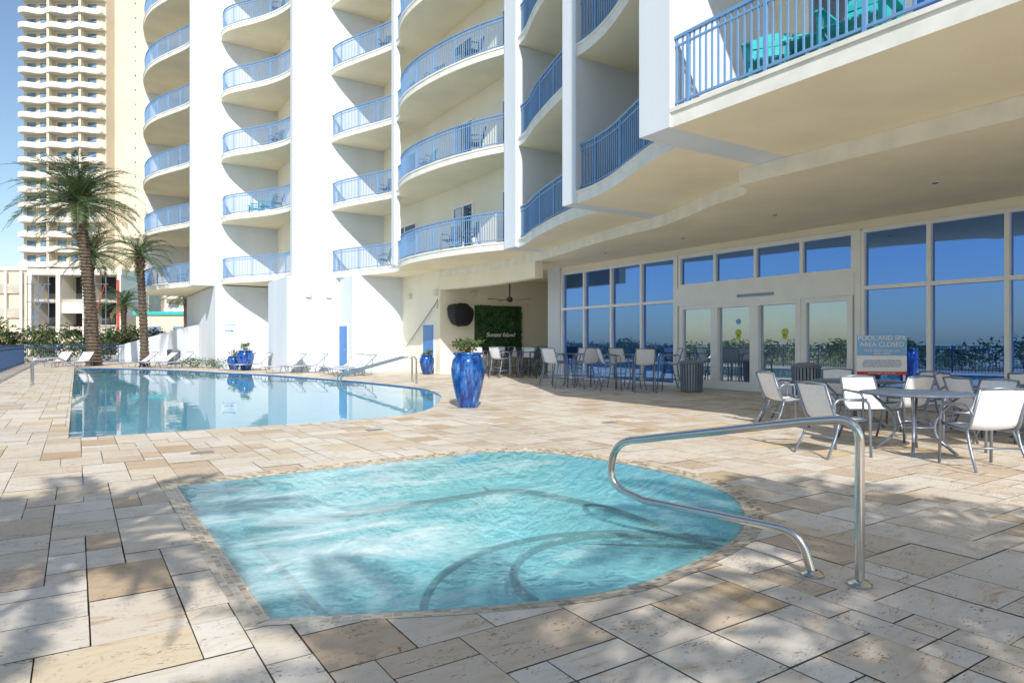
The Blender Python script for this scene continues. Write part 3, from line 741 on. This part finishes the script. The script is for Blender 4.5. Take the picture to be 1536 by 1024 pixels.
# ------------------------------------------------------------ palms
def palm(loc,h,lean,fl,nf,r0,seed,droop=1.0,nl=44,lw=1.3):
    rnd=random.Random(seed); e=empty('palm_tree',loc)
    b=MB(); top=Vector((lean[0],lean[1],h))
    nseg=int(h*5)
    vs=[];fs=[];n=14
    for i in range(nseg+1):
        t=i/nseg; c=Vector((lean[0]*t**1.4,lean[1]*t**1.4,h*t))
        r=r0*(1.25-.35*min(1,t*6) if t<.2 else .92-.12*t); 
        if t>.86: r*=1+ (t-.86)*2.6
        for sub,dr in ((0,1.12),(1,.86)):
            zz=c.z+sub*h/nseg*.75
            for a in range(n):
                A=2*math.pi*a/n+i*.35; rr=r*dr*(1+.09*math.sin(a*2.6+i*1.7)); vs.append((c.x+rr*math.cos(A),c.y+rr*math.sin(A),zz))
    L=2*(nseg+1)
    for i in range(L-1):
        for a in range(n):
            c2=(a+1)%n; fs.append((i*n+a,i*n+c2,(i+1)*n+c2,(i+1)*n+a))
    b.add(vs,fs,'trunk'); b.obj('trunk',e)
    f=MB()
    for k in range(nf):
        az=k*2.39996+rnd.uniform(-.2,.2); q=k/nf
        el=R(82-105*q+rnd.uniform(-8,8)); Lf=fl*rnd.uniform(.85,1.08)*(0.8+.2*math.sin(q*3.1))
        kind='palmDry' if q>.95 else None
        p=top+Vector((0,0,.1)); seg=16; ang=el; pts=[p.copy()]
        for s_ in range(seg):
            d=Vector((math.cos(az)*math.cos(ang),math.sin(az)*math.cos(ang),math.sin(ang)))
            p=p+d*Lf/seg; pts.append(p.copy()); ang-=R((3.0+5.0*(s_/seg))*droop*(1.1-.3*q))
        f.tube(pts,.035*fl/4,kind or 'palmB',4,.006)
        side=Vector((-math.sin(az),math.cos(az),0))
        for s_ in range(nl):
            t=(s_+2)/(nl+2)*(len(pts)-1); i=min(int(t),len(pts)-2); pp=pts[i].lerp(pts[i+1],t-i); tg=(pts[i+1]-pts[i]).normalized()
            up=side.cross(tg).normalized(); 
            if up.z<0: up=-up
            ll=fl*.16*math.sin(min(1,(s_/nl)*1.05+.12)*math.pi)**.6*rnd.uniform(.85,1.15)+.05
            for sg_ in (-1,1):
                dd=(side*sg_*.75+tg*.62+up*rnd.uniform(.05,.38)).normalized()
                tip=pp+dd*ll+Vector((0,0,-ll*ll*.28)); w_=tg*.022*fl/4*lw*44/nl
                mid=pp+dd*ll*.5
                f.add([pp-w_*.5,mid-w_,tip,mid+w_],[(0,1,2,3)],kind or ('palmB' if rnd.random()<.33 else 'palmA'))
    for k in range(26):
        az=k*2.4; d=Vector((math.cos(az),math.sin(az),0)); z=h-.1-.045*k*h/8
        p=Vector((lean[0]*(z/h)**1.4,lean[1]*(z/h)**1.4,z))
        f.tube([p+d*r0*.7,p+d*r0*1.35+Vector((0,0,.22))],.05,'palmDry',5,.02)
    f.obj('fronds',e)
palm((.9,48.4,0),9.9,(-.8,.5),4.8,60,.38,3)
palm((3.3,43.9,0),6.3,(-.25,.1),2.5,34,.24,5,1.15)
palm((.8,65,0),8.6,(.2,0),4.0,40,.36,8,1,28)
palm((9,72,0),6,(0,0),3.2,34,.3,11,1,24); palm((12.5,74,0),5.4,(0,0),3.0,34,.3,12,1,24); palm((4.0,78,0),5.2,(0,0),3.2,34,.3,14,1,24)
# low palms standing behind the viewpoint (their frond shadows fall across the near deck)
palm((-3.35,-.5,0),4.3,(.1,0),2.3,30,.2,21,1.1,26,2.6)
palm((-2.1,-4.2,0),4.3,(.1,0),2.3,26,.2,22,1.1,26,2.6)
palm((1.0,-4.6,0),4.6,(.1,0),2.8,32,.2,23,1.1,26,2.6)

# ------------------------------------------------------------ fences, planting, low walls
def fence(name,p0,p1,h=1.25,k='rail',sp=.115):
    b=MB(); P0_=Vector(p0);P1_=Vector(p1); L=(P1_-P0_).length; d=(P1_-P0_)/L
    n_=Vector((-d.y,d.x))
    for z in (.12,h-.02,h-.2):
        a=P0_;c=P1_; w_=n_*.02
        b.add([(*(a-w_),z-.02),(*(c-w_),z-.02),(*(c+w_),z-.02),(*(a+w_),z-.02),(*(a-w_),z+.02),(*(c-w_),z+.02),(*(c+w_),z+.02),(*(a+w_),z+.02)],[(0,3,2,1),(4,5,6,7),(0,1,5,4),(1,2,6,5),(2,3,7,6),(3,0,4,7)],k)
    nn=int(L/sp)
    for i in range(nn+1):
        p=P0_+d*i*sp; w_=.008 if i%16 else .03; b.box(p.x-w_,p.x+w_,p.y-w_,p.y+w_,0,h+(.04 if i%16==0 else -.03),k)
    b.obj(name)
fence('pool_fence',(-3.0,-14),(-3.0,56),1.25,'railnavy',.14); fence('pool_fence',(-3.0,56),(6.2,56),1.3,'railnavy')
def hedge(name,boxes,ks=('leafA','leafA','leafB','leafC'),size=.12,dens=40):
    b=MB()
    for (c,rad) in boxes:
        leaves(b,c,rad,int(dens*(rad[0]*rad[1]*rad[2])**.5*8),size,list(ks))
    b.obj(name)
bx=[]
for i in range(60):
    u=-20+i*1.6; 
    for q in range(2):
        bx.append(((-7.5-random.uniform(0,4),u+random.uniform(-.6,.6),random.uniform(.4,.9)),(1.5,1.3,random.uniform(.6,1.0))))
hedge('dune_shrub_hedge',bx,('leafA','leafB','leafB','leafC'),.16,24)
bx=[]
for i in range(26):
    bx.append(((-5+i*.55+random.uniform(-.3,.3),60.5+random.uniform(-1,2),random.uniform(.8,2.1)),(1.0,1.0,random.uniform(.7,1.4))))
hedge('background_shrubs',bx,('leafA','leafB','leafC','palmDry','leafC'),.2,30)
bx=[((4.9+i*.35,40.8-i*.25+random.uniform(-.1,.1),.28),(.45,.4,.32)) for i in range(6)]+[((6.2,38.9,.25),(.4,.4,.28)),((5.6,42,.3),(.5,.5,.35))]
hedge('low_hedge',bx,('leafA','leafB','leafC'),.07,60)
b=MB()
for i in range(1500):
    x=random.uniform(-6.6,-3.6); y=random.uniform(-18,30); hgt=random.uniform(.5,1.1); a=random.uniform(0,6.28)
    b.add([(x-.02,y,0),(x+.02,y,0),(x+.3*math.cos(a),y+.3*math.sin(a),hgt)],[(0,1,2)],random.choice(['leafB','palmDry','leafA']))
b.obj('dune_grass')
b=MB(); b.add([(2.6,57,0),(6.4,45.5,0),(6.4,45.5,2.6),(2.6,57,1.2)],[(0,1,2,3)],'white'); b.add([(2.75,57.1,0),(6.4,45.9,0),(6.4,45.9,2.6),(2.75,57.1,1.2)],[(0,1,2,3)],'white')
b.add([(2.6,57,1.2),(6.4,45.5,2.6),(6.4,45.9,2.6),(2.75,57.1,1.2)],[(0,1,2,3)],'white'); b.add([(2.6,57,0),(2.75,57.1,0),(2.75,57.1,1.2),(2.6,57,1.2)],[(0,1,2,3)],'white')
b.obj('boundary_wall')
b=MB(); b.add([(-2400,-2400,.02),(-90,-2400,.02),(-90,2400,.02),(-2400,2400,.02)],[(0,1,2,3)],'sea'); b.obj('sea_water')

# ------------------------------------------------------------ far tower
tw=empty('beachfront_tower',(-2.0,166,0),R(-33))
b=MB(); W=8.5; F=3.05; nf=40
b.box(-W,W,0,16,0,F*nf,'towerwall')
b.box(W,W+9,3,20,0,F*nf,'towerwall'); b.box(W+9,W+22,6,26,0,F*nf,'towerwhite')
for k in range(nf):
    z=F*k+2
    e=[(-W+i*(2*W)/24,-1.7-.55*math.sin(i*math.pi/4)) for i in range(25)]
    b.prism(e+[(W,.0),(-W,.0)],z-.25,z,'towerwhite')
    for i in range(24):
        (x0,y0),(x1,y1)=e[i],e[i+1]
        b.add([(x0,y0,z),(x1,y1,z),(x1,y1,z+.85),(x0,y0,z+.85)],[(0,1,2,3)],'towerwhite')
    for xx in (-6.9,-4.2,-.6,2.2,5.6): b.box(xx-.9,xx+.9,-.06,-.002,z+.05,z+2.3,'towerglass')
    for xx in (-2.4,4.1): b.box(xx-.25,xx+.25,-1.7,-.01,z,z+2.8,'towerwall')
    b.box(W+4.2,W+4.5,2.94,2.998,z+.8,z+1.2,'towerglass')
    b.prism([(W+9.5,6),(W+9.5,4.6),(W+13,4.0),(W+16,4.6),(W+19,4.0),(W+22,4.6),(W+22,6)],z-.25,z,'towerwhite')
    b.add([(W+9.5,4.6,z),(W+13,4.0,z),(W+13,4.0,z+.8),(W+9.5,4.6,z+.8)],[(0,1,2,3)],'towerwhite'); b.add([(W+13,4.0,z),(W+16,4.6,z),(W+16,4.6,z+.8),(W+13,4.0,z+.8)],[(0,1,2,3)],'towerwhite')
    for xx in (W+11,W+14.5,W+18.5): b.box(xx-1,xx+1,5.94,5.998,z+.05,z+2.2,'towerglass')
b.obj('tower_shell',tw)
lb=empty('parking_garage',(-4.95,98.8,0),R(-33))
b=MB()
b.box(0,11.3,0,9,9.6,10.3,'towerwhite'); b.box(0,11.3,6,9,0,9.6,'concrete')
for x in (0,3.4,6.6,10.7): b.box(x,x+.5,.0,5.9,0,9.6,'towerwhite')
for z in (3.0,6.3): b.box(.5,10.7,.5,5.9,z,z+.4,'concrete')
b.box(3.9,6.6,.4,.5,5.0,6.29,'towerwhite'); b.box(3.9,6.6,.4,.5,.0,2.2,'towerwall'); b.box(7.1,10.7,.4,.5,2.2,3.6,'concrete')
for z in (.2,3.5,6.8): b.box(.5,10.7,3.0,3.1,z,z+2.7,'dark')
b.box(10.75,11.05,-.05,-.001,1.5,9,'red')
for x in (.6,1.9,3.1,7.3,8.6,9.9): b.tube([(x,-.8,0),(x,-.8,9.4)],.05,'alum',5)
for z in (2.1,4.2,6.3,8.4): b.tube([(.4,-.8,z),(3.3,-.8,z)],.05,'alum',5); b.tube([(7.1,-.8,z),(10.2,-.8,z)],.05,'alum',5)
for i in range(3): b.tube([(7.3+i*.9,-.8,2.1+i*2.1),(8.6+i*.6,-.8,4.2+i*2.1)],.045,'red',5); b.tube([(.6+i*.5,-.8,2.1+i*2.1),(1.9+i*.4,-.8,4.2+i*2.1)],.045,'signblue',5)
b.obj('shell',lb)
lb2=empty('low_building',(-17.7,119,0),R(-33)); b=MB(); b.box(-4,14.5,0,4,0,11.2,'towerwall'); b.box(-4.3,14.7,-.3,4.3,11.2,11.7,'towerwhite')
for z in (1.5,4.8,8.1): b.box(-3,13.8,-.3,-.001,z,z+1.3,'concrete')
for i in range(9): b.box(-3+i*2.1,-2.7+i*2.1,-.5,-.3,0,11.1,'towerwhite')
b.obj('shell',lb2)
lb3=empty('beach_shop',(6,92,0),R(-33)); b=MB(); b.box(0,14,0,10,0,4.8,'towerwall'); b.box(-.3,14.3,-.3,10.3,4.8,5.2,'teal')
for x in (1,4.5,8,11.5): b.box(x,x+2,-.04,-.001,1,3.4,'towerglass')
b.obj('shell',lb3)

# ------------------------------------------------------------ light, sky, camera
EL=34; AZ=206
s=Vector((math.cos(R(EL))*math.sin(R(AZ)),math.cos(R(EL))*math.cos(R(AZ)),math.sin(R(EL))))
ld=bpy.data.lights.new('sun','SUN'); ld.energy=4.8; ld.angle=R(.5); ld.color=(1,.955,.88)
lo=bpy.data.objects.new('sun',ld); COL.objects.link(lo); lo.rotation_euler=(-s).to_track_quat('-Z','Y').to_euler(); lo.location=(0,0,80)
wd=bpy.data.worlds.new('World'); scene.world=wd; wd.use_nodes=True; n=wd.node_tree; n.nodes.clear()
sk=n.nodes.new('ShaderNodeTexSky'); sk.sky_type='NISHITA'; sk.sun_disc=False; sk.sun_elevation=R(EL); sk.sun_rotation=R(AZ)
sk.altitude=0; sk.air_density=1.15; sk.dust_density=.6; sk.ozone_density=2.5
bg=n.nodes.new('ShaderNodeBackground'); bg.inputs['Strength'].default_value=.15; ow=n.nodes.new('ShaderNodeOutputWorld')
n.links.new(sk.outputs[0],bg.inputs[0]); n.links.new(bg.outputs[0],ow.inputs[0])
scene.view_settings.view_transform='Standard'; scene.view_settings.look='None'; scene.view_settings.exposure=0; scene.view_settings.gamma=1
cd=bpy.data.cameras.new('camera'); co=bpy.data.objects.new('camera',cd); COL.objects.link(co)
co.location=(0,0,1.35); co.rotation_euler=(R(90),0,R(-33.15)); cd.sensor_width=36; cd.lens=36*1000/1536; cd.shift_y=.002; cd.clip_end=6000; cd.clip_start=.05
scene.camera=co
